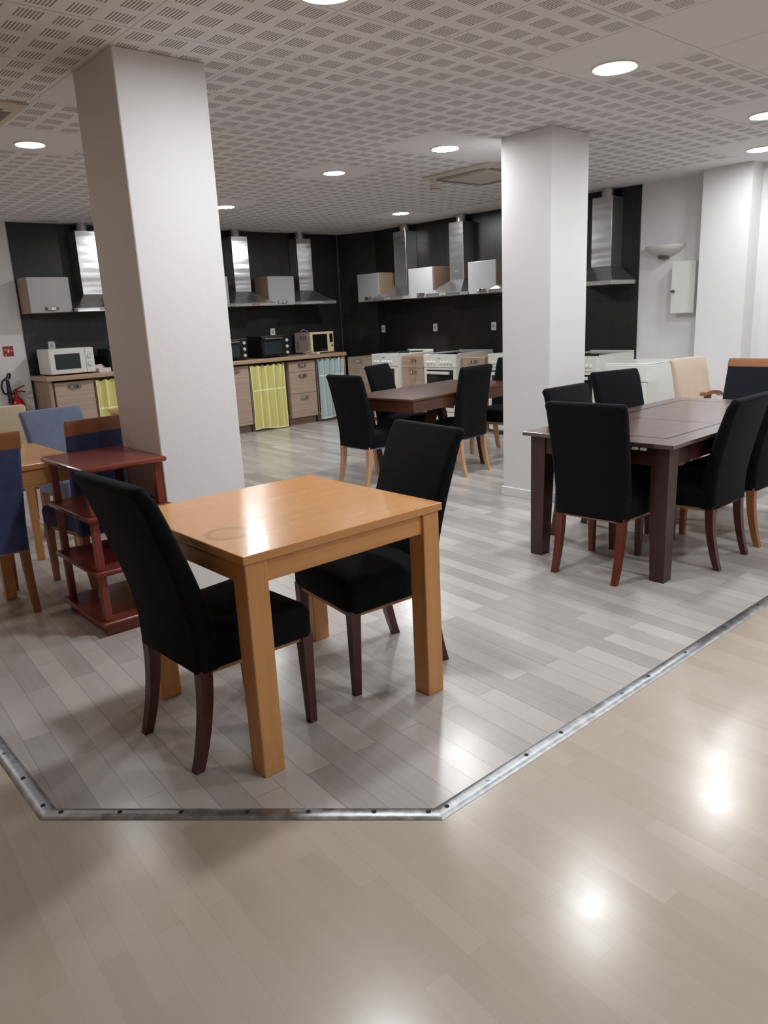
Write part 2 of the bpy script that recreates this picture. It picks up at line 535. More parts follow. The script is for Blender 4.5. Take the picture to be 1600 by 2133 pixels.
strip('r', (1.316, 1.349), (4.2, 1.352), 'long aluminium threshold strip running away to the right edge', [.012, .075, .14, .205, .27, .335, .4, .5, .62, .74], (.414, 0))

# ------------------------------------------------------------------ ceiling fittings
def lamp(x, y, r, kind, label):
    t_ = thing('downlight', label, 'ceiling light', (x, y, H), 0, 'round ceiling downlights')
    prof = [(r, -.0005), (r + .012, -.0005), (r + .012, -.006), (r + .004, -.009), (r, -.007)]
    obj('ring', MB().lathe(prof + [prof[0]], 40, caps=False), M['lamp_ring'], t_)
    mb = MB()
    bmesh.ops.create_circle(mb.bm, cap_ends=True, segments=40, radius=r, matrix=Matrix.Translation((0, 0, -.005)))
    for f in mb.bm.faces:
        f.normal_update()
        if f.normal.z > 0: f.normal_flip()
    obj('diffuser', mb, M[{'led': 'lamp', 'dim': 'lamp_dim', 'warm': 'lamp_warm_added', 'strong': 'lamp_strong', 'cfl': 'lamp_cool', 'off': 'lamp_off'}[kind]], t_, fix=False)
    if kind == 'cfl':
        b = MB()
        b.box(-r * .45, -r * .37, -r * .85, r * .85, -.010, -.006)
        b.box(r * .2, r * .28, -r * .9, r * .9, -.010, -.006)
        obj('louver', b, M['chrome'], t_)
    return t_
lamp(3.735, 2.374, .105, 'led', 'largest lit downlight near the upper right, in a plain tile')
lamp(4.34, 4.15, .095, 'strong', 'lit downlight just left of the right pillar top')
lamp(4.18, 5.267, .085, 'cfl', 'lit downlight with visible reflector in the middle of the ceiling')
lamp(6.468, 6.932, .095, 'strong', 'farthest lit downlight above the corner cookers')
lamp(4.289, 7.243, .095, 'strong', 'lit downlight touching the right edge of the left pillar')
lamp(1.81, 5.372, .085, 'cfl', 'lit downlight with visible reflector at the left edge')
lamp(5.555, 2.373, .105, 'led', 'upper lit downlight cut by the right edge')
lamp(6.72, 2.90, .105, 'dim', 'lower lit downlight cut by the right edge')
lamp(1.965, 2.46, .105, 'led', 'lit downlight cut by the top edge in front of the left pillar')
lamp(3.041, 8.822, .1, 'off', 'unlit downlight above the left wall cupboards')
lamp(5.919, 8.808, .1, 'off', 'unlit downlight above the middle of the left kitchen run')
# unseen downlights added around the camera to light the foreground and left side
lamp(3.735, .3, .105, 'led', 'added downlight outside the frame on the right')
lamp(2.2, -.9, .105, 'led', 'added downlight outside the frame behind the viewer')
lamp(.5, 7.2, .105, 'led', 'added downlight outside the frame at the far left')
lamp(-.5, 4.3, .09, 'warm', 'added downlight outside the frame left of the left pillar')
lamp(5.9, .2, .105, 'led', 'added downlight outside the frame at far right')
lamp(1.95, .4, .085, 'cfl', 'added downlight outside the frame above the viewer')

def cassette(x0, y0, x1, y1, label, m):
    cx, cy = (x0 + x1) / 2, (y0 + y1) / 2
    t_ = thing('ceiling_air_conditioner', label, 'air conditioner', (cx, cy, H))
    a, b = (x1 - x0) / 2, (y1 - y0) / 2
    mb = MB()
    mb.loft([sq(0, 0, a, b, -.001), sq(0, 0, a, b, -.012), sq(0, 0, a - .03, b - .03, -.028)])
    obj('panel', mb, m, t_)
    for k in range(4):
        mb = MB()
        w = (a if k % 2 else b) - .11
        off = (a if k % 2 == 0 else b) - .085
        s = 1 if k < 2 else -1
        if k % 2 == 0: mb.box(s * off - .028, s * off + .028, -w, w, -.032, -.026, .003, 1)
        else: mb.box(-w, w, s * off - .028, s * off + .028, -.032, -.026, .003, 1)
        obj('air_slot', mb, M['ac_slot'], t_)
    mb = MB()
    mb.box(-a + .15, a - .15, -b + .15, b - .15, -.036, -.027, .006)
    obj('grille', mb, m, t_)
cassette(5.03, 4.33, 5.80, 5.10, 'off-white cassette air conditioner in the ceiling left of the right pillar', M['ac_white'])
cassette(.80, 4.46, 1.525, 5.19, 'cream cassette air conditioner in the ceiling at the left edge', M['ac_cream'])

def detector(x, y, label):
    t_ = thing('smoke_detector', label, 'smoke detector', (x, y, H), 0, 'smoke detectors')
    obj('base', MB().lathe([(.052, 0), (.054, -.004), (.054, -.014), (.05, -.02)], 28), M['detector'], t_)
    obj('head', MB().lathe([(.046, -.018), (.046, -.034), (.04, -.046), (.026, -.054), (.002, -.055)], 28), M['detector'], t_)
    b = MB()
    for k in range(12):
        a = 2 * PI * k / 12
        b.box(.0425 * math.cos(a) - .004, .0425 * math.cos(a) + .004, .0425 * math.sin(a) - .004, .0425 * math.sin(a) + .004, -.044, -.036)
    obj('vent_slots', b, M['slot_dark'], t_)
detector(5.42, 5.32, 'round smoke detector on the ceiling below the air conditioner')
detector(1.83, 4.40, 'round smoke detector half hidden behind the top of the left pillar')

# ------------------------------------------------------------------ chairs
def legs_parsons(t_, m, hwb=.178, hwf=.205, top=.345):
    for s in (1, -1):
        obj('leg', MB().loft([sq(.217, s * hwf, .014, .014, 0), sq(.212, s * hwf, .021, .021, top)]), m, t_)
        rings = []
        for k in range(9):
            z = top * k / 8
            f = 1 - k / 8
            x = -.172 - .058 * f ** 2.0
            h = .0225 - .0065 * f
            rings.append(sq(x, s * hwb, h, h * .95, z))
        obj('leg', MB().loft(rings), m, t_)
def seat_mb(z0, z1, x0, x1, w0, w1, r=.03, crown=.012):
    rs = []
    for ins, z in ((.004, z0), (0, z0 + .01), (0, z1 - .03), (.006, z1 - .014), (.018, z1 - .004), (.05, z1 + crown * .5), (.11, z1 + crown)):
        rs.append(rrect(x0 + ins * .6, x1 - ins, w0 - ins, w1 - ins, z, r))
    return MB().loft(rs)
def back_mb(z0, z1, lean, w0, w1, th0=.085, th1=.052, xr=-.2, pw=1.35, r=.02, flat=False):
    rs = []
    n = 12
    for k in range(n + 1):
        f = k / n
        z = z0 + (z1 - z0) * f
        g = max(0, (z - .44) / (z1 - .44))
        x = xr - lean * g ** pw
        th = th0 + (th1 - th0) * g
        ins = 0
        if not flat:
            if k == n: ins = .016
        rs.append(rrect(x + ins, x + th - ins, w0 + (w1 - w0) * f - ins, w0 + (w1 - w0) * f - ins, z - (0 if k < n else 0), r))
    if not flat:
        base = rs.pop()
        f = 1; x = xr - lean; th = th1
        rs.append(rrect(x, x + th, w1, w1, z1 - .022, r))
        rs.append(rrect(x + .003, x + th - .003, w1 - .003, w1 - .003, z1 - .010, r))
        rs.append(rrect(x + .010, x + th - .010, w1 - .010, w1 - .010, z1 - .002, r))
        rs.append(rrect(x + .018, x + th - .018, w1 - .02, w1 - .02, z1, r))
    return MB().loft(rs)
def frame_mb(z0, z1, x0=-.185, x1=.225, w0=.185, w1=.215):
    b = MB()
    b.loft([[(x0, -w0, z), (x1, -w1, z), (x1, w1, z), (x0, w0, z)] for z in (z0, z1)])
    return b
GB = 'black upholstered chairs'
def parsons(x, y, deg, top, label, fab='fab_black', leg='leg_red', frame='rail', lean=.13, group=GB, hem=.335, name='dining_chair'):
    t_ = thing(name, label, 'chair', (x, y, 0), math.radians(deg), group)
    obj('seat', seat_mb(hem, .458, -.19, .235, .2, .236), M[fab], t_)
    obj('backrest', back_mb(hem - .005, top, lean, .2, .225), M[fab], t_)
    obj('seat_frame', frame_mb(hem - .018, hem + .03), M[frame], t_)
    legs_parsons(t_, M[leg])
    return t_
def railchair(x, y, deg, top, label, fab='fab_navy', leg='leg_mid', arms=False, group=None, lean=.11, rail=True, railh=.075, name='dining_chair', wide=.225):
    t_ = thing(name, label, 'armchair' if arms else 'chair', (x, y, 0), math.radians(deg), group)
    obj('seat', seat_mb(.345, .458, -.19, .235, wide - .02, wide + .008), M[fab], t_)
    tz = top - railh if rail else top
    obj('backrest', back_mb(.33, tz, lean * ((tz - .44) / (top - .44)) ** 1.35, wide - .015, wide, th0=.07, th1=.045, flat=rail), M[fab], t_)
    if rail:
        rs = []
        for k in range(7):
            z = tz - .004 + (top - tz + .004) * k / 6
            g = (z - .44) / (top - .44)
            xx = -.2 - lean * g ** 1.35
            ins = .004 if k in (6,) else 0
            rs.append(rrect(xx + .004 + ins, xx + .04 - ins, wide + .002 - ins, wide + .002 - ins, z, .008))
        obj('top_rail', MB().loft(rs), M['toprail'], t_)
    obj('seat_frame', frame_mb(.318, .36, w0=wide - .03, w1=wide - .015), M['rail'], t_)
    legs_parsons(t_, M[leg], wide - .04, wide - .02)
    if arms:
        for s in (1, -1):
            yy = s * (wide + .03)
            pts = [(-.235, yy, .68), (-.18, yy, .70), (-.1, yy, .712), (.0, yy, .715), (.06, yy, .708)]
            rs = [[(p[0], p[1] - .026, p[2] - .013), (p[0], p[1] + .026, p[2] - .013), (p[0], p[1] + .022, p[2] + .013), (p[0], p[1] - .022, p[2] + .013)] for p in pts]
            obj('armrest', MB().loft(rs), M['toprail'], t_)
            obj('arm_post', MB().loft([sq(.06, yy, .02, .016, .33), sq(-.02, yy, .024, .018, .70)]), M['toprail'], t_)
    return t_

# at the beech table in front
parsons(1.145, 2.237, 2, .965, 'black fabric chair nearest the viewer, left of the square beech table', lean=.145, leg='leg_dark', hem=.34)
parsons(1.85, 2.25, 172.6, .965, 'black fabric chair on the far right side of the beech table', lean=.14, leg='leg_dark', hem=.335)
# mid mahogany table
parsons(4.165, 4.945, -1, .945, 'black chair with oak legs at the left end of the mahogany table', leg='leg_light', frame='fab_lining', lean=.09)
parsons(4.975, 5.40, 291, .945, 'black chair behind the mahogany table, its back in front of the first cooker', leg='leg_light', lean=.1)
parsons(4.925, 4.66, 97, .95, 'black chair with oak legs on the near side of the mahogany table', leg='leg_light', frame='fab_lining', lean=.06)
railchair(5.87, 4.93, 186, .93, 'black chair with pale wood frame at the far end of the mahogany table', fab='fab_black', leg='leg_light', group=GB, rail=False)
# right dark table
parsons(3.485, 2.19, 4, .935, 'black chair with red-brown legs at the near end of the large dark table', leg='leg_red', lean=.08)
parsons(3.995, 2.56, 271, .925, 'black chair tucked behind the near left corner of the large dark table', leg='leg_dark', lean=.09)
parsons(4.76, 2.73, 258, .95, 'black chair behind the large dark table in front of the white freestanding cooker', leg='leg_dark', lean=.1)
parsons(3.99, 1.955, 92, .915, 'black chair with dark red legs on the near right side of the large dark table', leg='leg_dark', lean=.1)
parsons(4.53, 1.965, 90, .92, 'black chair with tan legs cut by the right edge of the photo', leg='leg_mid', lean=.1)
parsons(6.28, 2.97, 262, .935, 'beige fabric chair beyond the large dark table against the white wall', fab='fab_beige', leg='leg_light', group=None, lean=.08)
railchair(5.70, 2.47, 180, .955, 'dark armchair with wooden top rail at the far end of the large table', fab='fab_darknavy', arms=True, name='armchair', railh=.06, wide=.24)
# left group
GN = 'navy chairs with wooden top rails'
railchair(.835, 4.20, 90, .945, 'navy chair with wooden top rail cut by the left edge of the photo', group=GN, railh=.085)
railchair(1.495, 4.22, 96, .955, 'navy chair with wooden top rail behind the red shelf unit', group=GN, railh=.075, lean=.06)
parsons(1.77, 5.27, 281, .885, 'light blue chair beyond the left table', fab='fab_blue', leg='leg_mid', group=None, lean=.08)
parsons(1.46, 5.86, 262, .885, 'cream covered chair at the left edge under the fire extinguisher', fab='fab_cream', leg='leg_mid', group=None, lean=.06)

# ------------------------------------------------------------------ tables
def stained_top():
    t = NT('worn_beech_top')
    v = t.coord('Object', scale=(1.6, 24, 24))
    f = t.noise(v, 1.0, 5, .6)
    g = t.noise(t.coord('Object', scale=(.7, 4, 4)), 1.0, 2)
    h = t.ramp(t.math('ADD', t.math('MULTIPLY', f, .5), t.math('MULTIPLY', g, .5)), .15, .85)
    c = t.mix(h, *BEECH)
    tc = t.n('ShaderNodeTexCoord')
    sp = t.n('ShaderNodeSeparateXYZ')
    t.link(tc.outputs['Object'], sp.inputs[0])
    dx = t.math('SUBTRACT', sp.outputs[0], STAIN[0]); dy = t.math('SUBTRACT', sp.outputs[1], STAIN[1])
    d = t.math('SQRT', t.math('ADD', t.math('MULTIPLY', dx, dx), t.math('MULTIPLY', dy, dy)))
    ring = t.math('SUBTRACT', 1.0, t.ramp(t.math('ABSOLUTE', t.math('SUBTRACT', d, .068)), .004, .02))
    fill = t.math('MULTIPLY', t.math('LESS_THAN', d, .068), .25)
    c = t.mix(t.math('MULTIPLY', t.math('MAXIMUM', ring, fill), .5), c, rgb(132, 78, 38))
    t.set(color=c, rough=t.math('ADD', .2, t.math('MULTIPLY', f, .12)), coat=.35)
    t.b.inputs['Coat Roughness'].default_value = .1
    t.bump(f, .006, .001)
    return t.m
STAIN = (-.31, -.15)
def table(x, y, deg, lx, ly, top, th, leg, apron, inset, mats, label, name='dining_table', topmat=None, over=.01, taper=1.0, group=None):
    t_ = thing(name, label, 'table', (x, y, 0), math.radians(deg), group)
    a, b = lx / 2, ly / 2
    obj('tabletop', MB().box(-a, a, -b, b, top - th, top, .004, 2), topmat or M[mats + 'X'], t_)
    la, lb = a - over - leg / 2, b - over - leg / 2
    for sx in (1, -1):
        for sy in (1, -1):
            hh = leg / 2
            if taper == 1.0:
                obj('leg', MB().box(sx * la - hh, sx * la + hh, sy * lb - hh, sy * lb + hh, 0, top - th, .004, 2), M[mats + 'Z'], t_)
            else:
                obj('leg', MB().loft([sq(sx * (la + hh * (1 - taper)), sy * (lb + hh * (1 - taper)), hh * taper, hh * taper, 0),
                                      sq(sx * la, sy * lb, hh, hh, top - th - .16), sq(sx * la, sy * lb, hh, hh, top - th)]), M[mats + 'Z'], t_)
    z0, z1 = top - th - apron, top - th
    for s in (1, -1):
        e = b - over - inset
        obj('apron', MB().box(-la + leg / 2, la - leg / 2, s * e - .011, s * e + .011, z0, z1, .002, 1), M[mats + 'X'], t_)
        e = a - over - inset
        obj('apron', MB().box(s * e - .011, s * e + .011, -lb + leg / 2, lb - leg / 2, z0, z1, .002, 1), M[mats + 'Y'], t_)
    return t_
table(1.46, 2.26, 0, .83, .82, .742, .028, .078, .075, .022, 'beech', 'square beech table with a ring stain in the foreground', topmat=stained_top())
tl_ = table(1.01, 4.56, 0, .82, .83, .735, .03, .055, .085, .01, 'beech', 'beech table between the navy chairs at the left edge')
for ch in tl_.children:
    if ch.name.startswith('leg') and ch.data.vertices[0].co.x > 0 and ch.data.vertices[0].co.y < 0:
        ch.location = (-.4, .12, 0)
    if ch.name.startswith('leg') and ch.data.vertices[0].co.x > 0 and ch.data.vertices[0].co.y > 0:
        ch.scale = (.75, .75, 1); ch.location = (.05, .08, 0)
table(2.84, 6.08, 0, .7, .76, .735, .03, .075, .085, .022, 'beech', 'beech table mostly hidden behind the left pillar')

# big dark extension table
def inlaid():
    t = NT('dark_inlaid_top')
    v = t.coord('Object', scale=(1.6, 26, 26))
    f = t.noise(v, 1.0, 5, .6)
    c = t.mix(t.ramp(f, .3, .7), rgb(82, 54, 53), rgb(104, 74, 72))
    tc = t.n('ShaderNodeTexCoord')
    sp = t.n('ShaderNodeSeparateXYZ')
    t.link(tc.outputs['Object'], sp.inputs[0])
    ax = t.math('ABSOLUTE', sp.outputs[0]); ay = t.math('ABSOLUTE', sp.outputs[1])
    l1 = t.math('MULTIPLY', t.math('LESS_THAN', t.math('ABSOLUTE', t.math('SUBTRACT', ay, .33)), .008), t.math('LESS_THAN', ax, .76))
    l2 = t.math('MULTIPLY', t.math('LESS_THAN', t.math('ABSOLUTE', t.math('SUBTRACT', ax, .76)), .008), t.math('LESS_THAN', ay, .33))
    l3 = t.math('LESS_THAN', t.math('ABSOLUTE', t.math('ADD', sp.outputs[0], .16)), .005)
    m = t.math('MAXIMUM', t.math('MAXIMUM', l1, l2), l3)
    c = t.mix(m, c, (.004, .003, .003, 1))
    t.set(color=c, rough=.34, coat=t.math('SUBTRACT', 1.0, m))
    t.b.inputs['Coat Roughness'].default_value = .2
    t.bump(f, .012, .001)
    return t.m
tb = table(4.335, 2.265, 1.6, 1.87, .9, .727, .022, .095, .10, .02, 'wenge', 'large dark brown extension table on the right', topmat=inlaid(), over=.035, taper=.82)
for yy in (-.29, -.245):
    obj('clip', MB().box(-.937, -.918, yy - .016, yy + .016, .688, .702, .003, 1), M['plastic_white'], tb, label='small white plastic clip under the table edge')

# mahogany drop edge table
t_ = thing('dining_table', 'reddish mahogany table with splayed legs in the middle distance', 'table', (4.95, 4.945, 0), math.radians(7))
def mah_top():
    return M['mahogX']
obj('tabletop', MB().box(-.80, .80, -.40, .40, .712, .734, .006, 2), M['mahogX'], t_)
for s in (1, -1):
    obj('apron', MB().box(-.785, .785, s * .385 - .011, s * .385 + .011, .62, .712, .003, 1), M['mahogX'], t_)
    obj('apron', MB().box(s * .77 - .011, s * .77 + .011, -.374, .374, .62, .712, .003, 1), M['mahogY'], t_)
    for q in (1, -1):
        mbx = MB().box(s * .791 - .006, s * .791 + .006, q * .38 - .02, q * .38 + .02, .64, .71, .002, 1)
        obj('corner_bracket', mbx, M['mahogZ'], t_)
def tl(p, q):
    R = Matrix.Rotation(-math.radians(7), 3, 'Z')
    a = R @ Vector((p[0] - 4.95, p[1] - 4.945, 0)); b = R @ Vector((q[0] - 4.95, q[1] - 4.945, 0))
    rings = []
    for k in range(5):
        f = k / 4
        c = b + (a - b) * f
        h = .026 + .012 * f
        rings.append(sq(c.x, c.y, h, h, .66 * f))
    obj('leg', MB().loft(rings), M['wengeZ'], t_)
tl((4.32, 5.20), (4.44, 5.13)); tl((4.66, 4.66), (4.56, 4.78)); tl((5.18, 5.14), (5.30, 5.06)); tl((5.22, 4.70), (5.33, 4.68))

# ------------------------------------------------------------------ red shelf unit
t_ = thing('shelf_unit', 'red-brown open four-tier shelf unit left of the big pillar', 'shelf', (1.335, 3.62, 0))
def board(z, th=.024, a=.205, b=.275):
    rs = []
    for ins, dz in ((.006, 0), (.001, .005), (0, th * .5), (.001, th - .005), (.006, th)):
        rs.append([(x, y, z + dz) for x, y, _ in rrect(-a + ins, a - ins, b - ins, b - ins, 0, .006, 2)])
    return MB().loft(rs)
for z in (.045, .295, .555, .782):
    obj('shelf', board(z), M['redY'], t_, angle=25)
for (z0, z1) in ((.069, .295), (.319, .555), (.579, .782)):
    for sx in (1, -1):
        for sy in (1, -1):
            obj('post', MB().box(sx * .165 - .017, sx * .165 + .017, sy * .232 - .017, sy * .232 + .017, z0, z1, .004, 2), M['redZ'], t_)
obj('plinth', MB().box(-.18, .18, -.25, .25, 0, .045, .003, 1), M['redX'], t_)

# ------------------------------------------------------------------ kitchen
def handle(parent, x, z, y, w=.15, m='chrome'):
    pts = []
    rings = []
    n = 12
    for k in range(n + 1):
        f = k / n
        xx = x - w / 2 + w * f
        d = .024 * math.sin(PI * f) ** .5
        zz = z
        rings.append([(xx, y - d - .002, zz - .018), (xx, y - d + .004, zz - .02), (xx, y - d + .004, zz + .015), (xx, y - d - .002, zz + .012)])
    return obj('handle', MB().loft(rings), M[m], parent, label='curved chrome handle')

def wall_cabinet(loc, rz, w, label, right_side=False):
    t_ = thing('wall_cabinet', label, 'cabinet', loc, rz, 'small wall cupboards')
    d, z0, z1 = .33, 1.605, 1.978
    obj('body', MB().box(-w / 2, w / 2, -d + .02, -.001, z0, z1, .002, 1), M['cab_side'], t_)
    dr = obj('door', MB().box(-w / 2 + .003, w / 2 - .003, -d, -d + .019, z0 + .002, z1 - .002, .003, 2), M['door_white'], t_)
    handle(dr, 0, z0 + .045, -d)
    return t_
def hood(loc, rz, label, w=.6, orange_glow=False, logo=False):
    t_ = thing('range_hood', label, 'range hood', loc, rz, 'stainless chimney hoods')
    d = .47
    a = w / 2
    obj('lip', MB().box(-a, a, -d, -.001, 1.602, 1.645, .003, 1), M['steel'], t_)
    c = .118
    rs = []
    for f in (0, .35, .7, 1.0):
        g = f ** .8
        rs.append([(-a + (a - c) * g, -.002, 1.645 + .15 * f), (a - (a - c) * g, -.002, 1.645 + .15 * f),
                   (a - (a - c) * g, -d + .01 + (d - .01 - .205) * g, 1.645 + .15 * f), (-a + (a - c) * g, -d + .01 + (d - .01 - .205) * g, 1.645 + .15 * f)])
    obj('canopy', MB().loft(rs), M['steel'], t_)
    obj('chimney', MB().box(-c, c, -.205, -.002, 1.793, 2.475, .002, 1), M['steel'], t_)
    obj('duct', MB().cyl((0, -.105, 2.47), (0, -.105, H), .062, n=24), M['duct'], t_)
    p = obj('control_panel', MB().box(-.055, .055, -d - .004, -d + .002, 1.612, 1.636, .002, 1), M['orange_glow' if orange_glow else 'button_grey'], t_)
    for k in range(3):
        obj('button', MB().cyl((-.03 + .03 * k, -d - .007, 1.624), (-.03 + .03 * k, -d - .003, 1.624), .006, n=10), M['chrome'], p)
    if logo:
        b = MB()
        b.lathe([(.008, 0), (.011, 0), (.011, .001), (.008, .001), (.008, 0)], 16, caps=False)
        for k in range(4):
            b.box(.014 + .009 * k, .020 + .009 * k, -.005, .005 if k != 2 else .010, 0, .001)
        o = obj('logo', b, M['logo'], t_, label='tiny pale maker mark')
        o.location = (-.02, -.2052, 1.90)
        o.rotation_euler = (PI / 2, 0, 0)
    return t_
def socket(loc, rz, label):
    t_ = thing('wall_socket', label, 'socket', loc, rz, 'white wall sockets')
    obj('plate', MB().box(-.038, .038, -.012, 0, -.05, .05, .005, 2), M['plastic_white'], t_)
    obj('socket_well', MB().cyl((0, -.0135, 0), (0, -.011, 0), .02, n=20), M['button_grey'], t_)
    b = MB()
    for s in (1, -1): b.cyl((s * .008, -.0145, 0), (s * .008, -.0125, 0), .0035, n=10)
    obj('pin_hole', b, M['hole'], t_)
YP, XP = YW - .012, XW - .012
RZL, RZR = 0.0, -PI / 2

# --- left run, upper
wall_cabinet((2.913, YP, 0), RZL, .445, 'wall cupboard at the far left above the white microwave')
hood((3.44, YP, 0), RZL, 'chimney hood at far left, half hidden by the left pillar', logo=True)
wall_cabinet((4.90, YP, 0), RZL, .44, 'wall cupboard of which only a sliver shows right of the left pillar')
hood((5.415, YP, 0), RZL, 'chimney hood just right of the left pillar, with an orange glow painted on its panel', orange_glow=True, logo=True)
wall_cabinet((5.925, YP, 0), RZL, .42, 'wall cupboard above the black mini ovens, between two hoods')
hood((6.43, YP, 0), RZL, 'chimney hood above the cream microwave, left of the white corner line')
# --- right run, upper
wall_cabinet((XP, 8.315, 0), RZR, .45, 'leftmost wall cupboard on the right kitchen wall, nearest the corner')
hood((XP, 7.77, 0), RZR, 'chimney hood above the corner cooker with hotplates')
wall_cabinet((XP, 7.268, 0), RZR, .45, 'middle wall cupboard between two hoods on the right kitchen wall')
hood((XP, 6.742, 0), RZR, 'chimney hood in the centre of the right kitchen wall, left of the right pillar', logo=True)
wall_cabinet((XP, 6.222, 0), RZR, .442, 'wall cupboard partly cut by the left edge of the right pillar')
hood((XP, 5.70, 0), RZR, 'chimney hood of which only a canopy corner shows left of the right pillar')
hood((XP, 4.682, 0), RZR, 'chimney hood at the end of the dark wall, right of the right pillar', logo=True)
# sockets
socket((2.955, YP, 1.25), RZL, 'white socket above the white microwave')
socket((5.94, YP, 1.258), RZL, 'white socket above the right mini oven')
socket((XP, 8.395, 1.222), RZR, 'leftmost white socket on the right kitchen wall')
socket((XP, 7.34, 1.22), RZR, 'middle white socket on the right kitchen wall')
socket((XP, 6.318, 1.215), RZR, 'white socket beside the left edge of the right pillar')

# --- left run, base
t_ = thing('worktop', 'long wood-effect worktop along the left kitchen wall', 'worktop', (4.72, YP, 0))
obj('slab', MB().box(-2.055, 2.055, -.575, -.001, .887, .935, .006, 2), M['worktop'], t_)
FY = -.52    # front of the base units, local
def base_unit(loc, rz, w, h, kind, label, front=FY, cat='cabinet', ph=.1):
    t_ = thing('base_cabinet', label, cat, loc, rz, 'wood-effect base units')
    if kind == 'open':
        b = MB()
        b.box(-w / 2, -w / 2 + .018, front + .02, -.002, ph, h)
        b.box(w / 2 - .018, w / 2, front + .02, -.002, ph, h)
        b.box(-w / 2 + .018, w / 2 - .018, -.02, -.002, ph, h)
        b.box(-w / 2 + .018, w / 2 - .018, front + .02, -.02, ph, ph + .018)
        obj('body', b, M['cab_side'], t_)
        obj('shelf', MB().box(-w / 2 + .018, w / 2 - .018, front + .05, -.02, .47, .488), M['shelf_edge'], t_)
    else:
        obj('body', MB().box(-w / 2, w / 2, front + .02, -.002, ph, h, .002, 1), M['cab_side'], t_)
    obj('plinth', MB().box(-w / 2, w / 2, front + .06, front + .075, 0, ph), M['plinth'], t_)
    if kind == 'door':
        d = obj('door', MB().box(-w / 2 + .003, w / 2 - .003, front, front + .019, ph + .005, h - .004, .003, 1), M['cab_front'], t_)
        handle(d, 0, h - .05, front)
    if kind.startswith('dr'):
        zs = {'dr3': (.105, .43, .725, h - .004), 'dr2': (.105, .48, h - .15, h - .004)}[kind]
        for a, b in zip(zs[:-1], zs[1:]):
            d = obj('drawer', MB().box(-w / 2 + .003, w / 2 - .003, front, front + .019, a, b - .004, .003, 1), M['cab_front'], t_)
            handle(d, 0, b - .052, front)
    return t_
HB = .865
base_unit((2.965, YP, 0), RZL, .43, HB, 'door', 'base unit with one door under the white microwave, at the worktop end')
base_unit((3.46, YP, 0), RZL, .54, HB, 'open', 'open base unit behind the yellow curtain left of the pillar')
base_unit((4.985, YP, 0), RZL, .41, HB, 'door', 'base unit with one door left of the yellow curtain, beside the pillar')
base_unit((5.475, YP, 0), RZL, .53, HB, 'open', 'open base unit behind the yellow curtain right of the pillar')
base_unit((6.03, YP, 0), RZL, .44, HB, 'dr3', 'base unit with three drawers between the yellow and the blue curtain')
base_unit((6.51, YP, 0), RZL, .46, HB, 'open', 'open base unit behind the pale blue curtain')
tag(obj('end_panel', MB().box(2.70, 2.74, YP - .5, YP - .002, 0, .886, .002, 1), M['cab_side']), 'wood-effect end panel carrying the left end of the worktop', 'panel')
tag(obj('end_panel', MB().box(6.745, 6.77, YP - .54, YP - .002, 0, .886, .002, 1), M['cab_side']), 'wood-effect end panel beside the blue curtain at the inner corner', 'panel')

def curtain(x0, x1, y, ztop, zbot, m, label, seed, ox=.012):
    rnd = random.Random(seed)
    t_ = thing('curtain', label, 'curtain', ((x0 + x1) / 2, y, 0), 0, 'voile curtains under the worktop')
    w = x1 - x0
    nx, nz = 60, 24
    mb = MB()
    uvl = mb.bm.loops.layers.uv.new('UVMap')
    g = {}
    ph = [rnd.uniform(0, 6) for _ in range(4)]
    for i in range(nx + 1):
        for j in range(nz + 1):
            u = i / nx; v_ = j / nz
            yy = -.012 * math.sin(u * 31 + ph[0] + .8 * math.sin(v_ * 3)) * (.45 + .55 * v_) - .006 * math.sin(u * 13 + ph[1])
            xx = (u - .5) * w * (1 - .02 * math.sin(v_ * PI)) + .012 * (1 - v_) * math.sin(ph[2])
            zz = zbot + (ztop - zbot) * v_
            if j == nz: zz += .008 * math.sin(u * 40)
            if j == 0: zz += .012 * math.sin(u * 5 + ph[3])
            g[i, j] = (mb.bm.verts.new((xx, yy - ox, zz)), u, v_)
    for i in range(nx):
        for j in range(nz):
            q = [g[i, j], g[i + 1, j], g[i + 1, j + 1], g[i, j + 1]]
            f = mb.bm.faces.new([k[0] for k in q])
            for lp, k in zip(f.loops, q): lp[uvl].uv = (k[1], k[2])
    obj('cloth', mb, m, t_, angle=180, fix=False)
    obj('curtain_wire', MB().cyl((-w / 2 - .01, 0, ztop - .015), (w / 2 + .01, 0, ztop - .015), .003, n=8), M['chrome'], t_)
YC = YP + FY - .004
curtain(3.195, 3.73, YC, .852, .03, M['cur_yellow'], 'sheer yellow curtain at the left, partly hidden by the pillar', 1)
curtain(5.205, 5.735, YC, .852, .022, M['cur_yellow'], 'sheer yellow curtain under the black mini ovens', 2)
curtain(6.275, 6.735, YC, .868, .05, M['cur_blue'], 'sheer pale blue curtain at the right end of the worktop', 3)
# carton seen through the middle curtain
t_ = thing('cardboard_box', 'cardboard box with arrow marks on the shelf behind the right-hand yellow curtain', 'box', (5.46, YP - .24, .488))
obj('carton', MB().box(-.19, .19, -.15, .15, 0, .26, .003, 1), M['carton'], t_)
for k in range(2):
    b = MB()
    z = .06 + .09 * k
    b.loft([[(-.02, -.1505, z), (.02, -.1505, z), (0, -.1505, z + .035)], [(-.02, -.152, z), (.02, -.152, z), (0, -.152, z + .035)]])
    obj('arrow_mark', b, M['carton_ink'], t_)

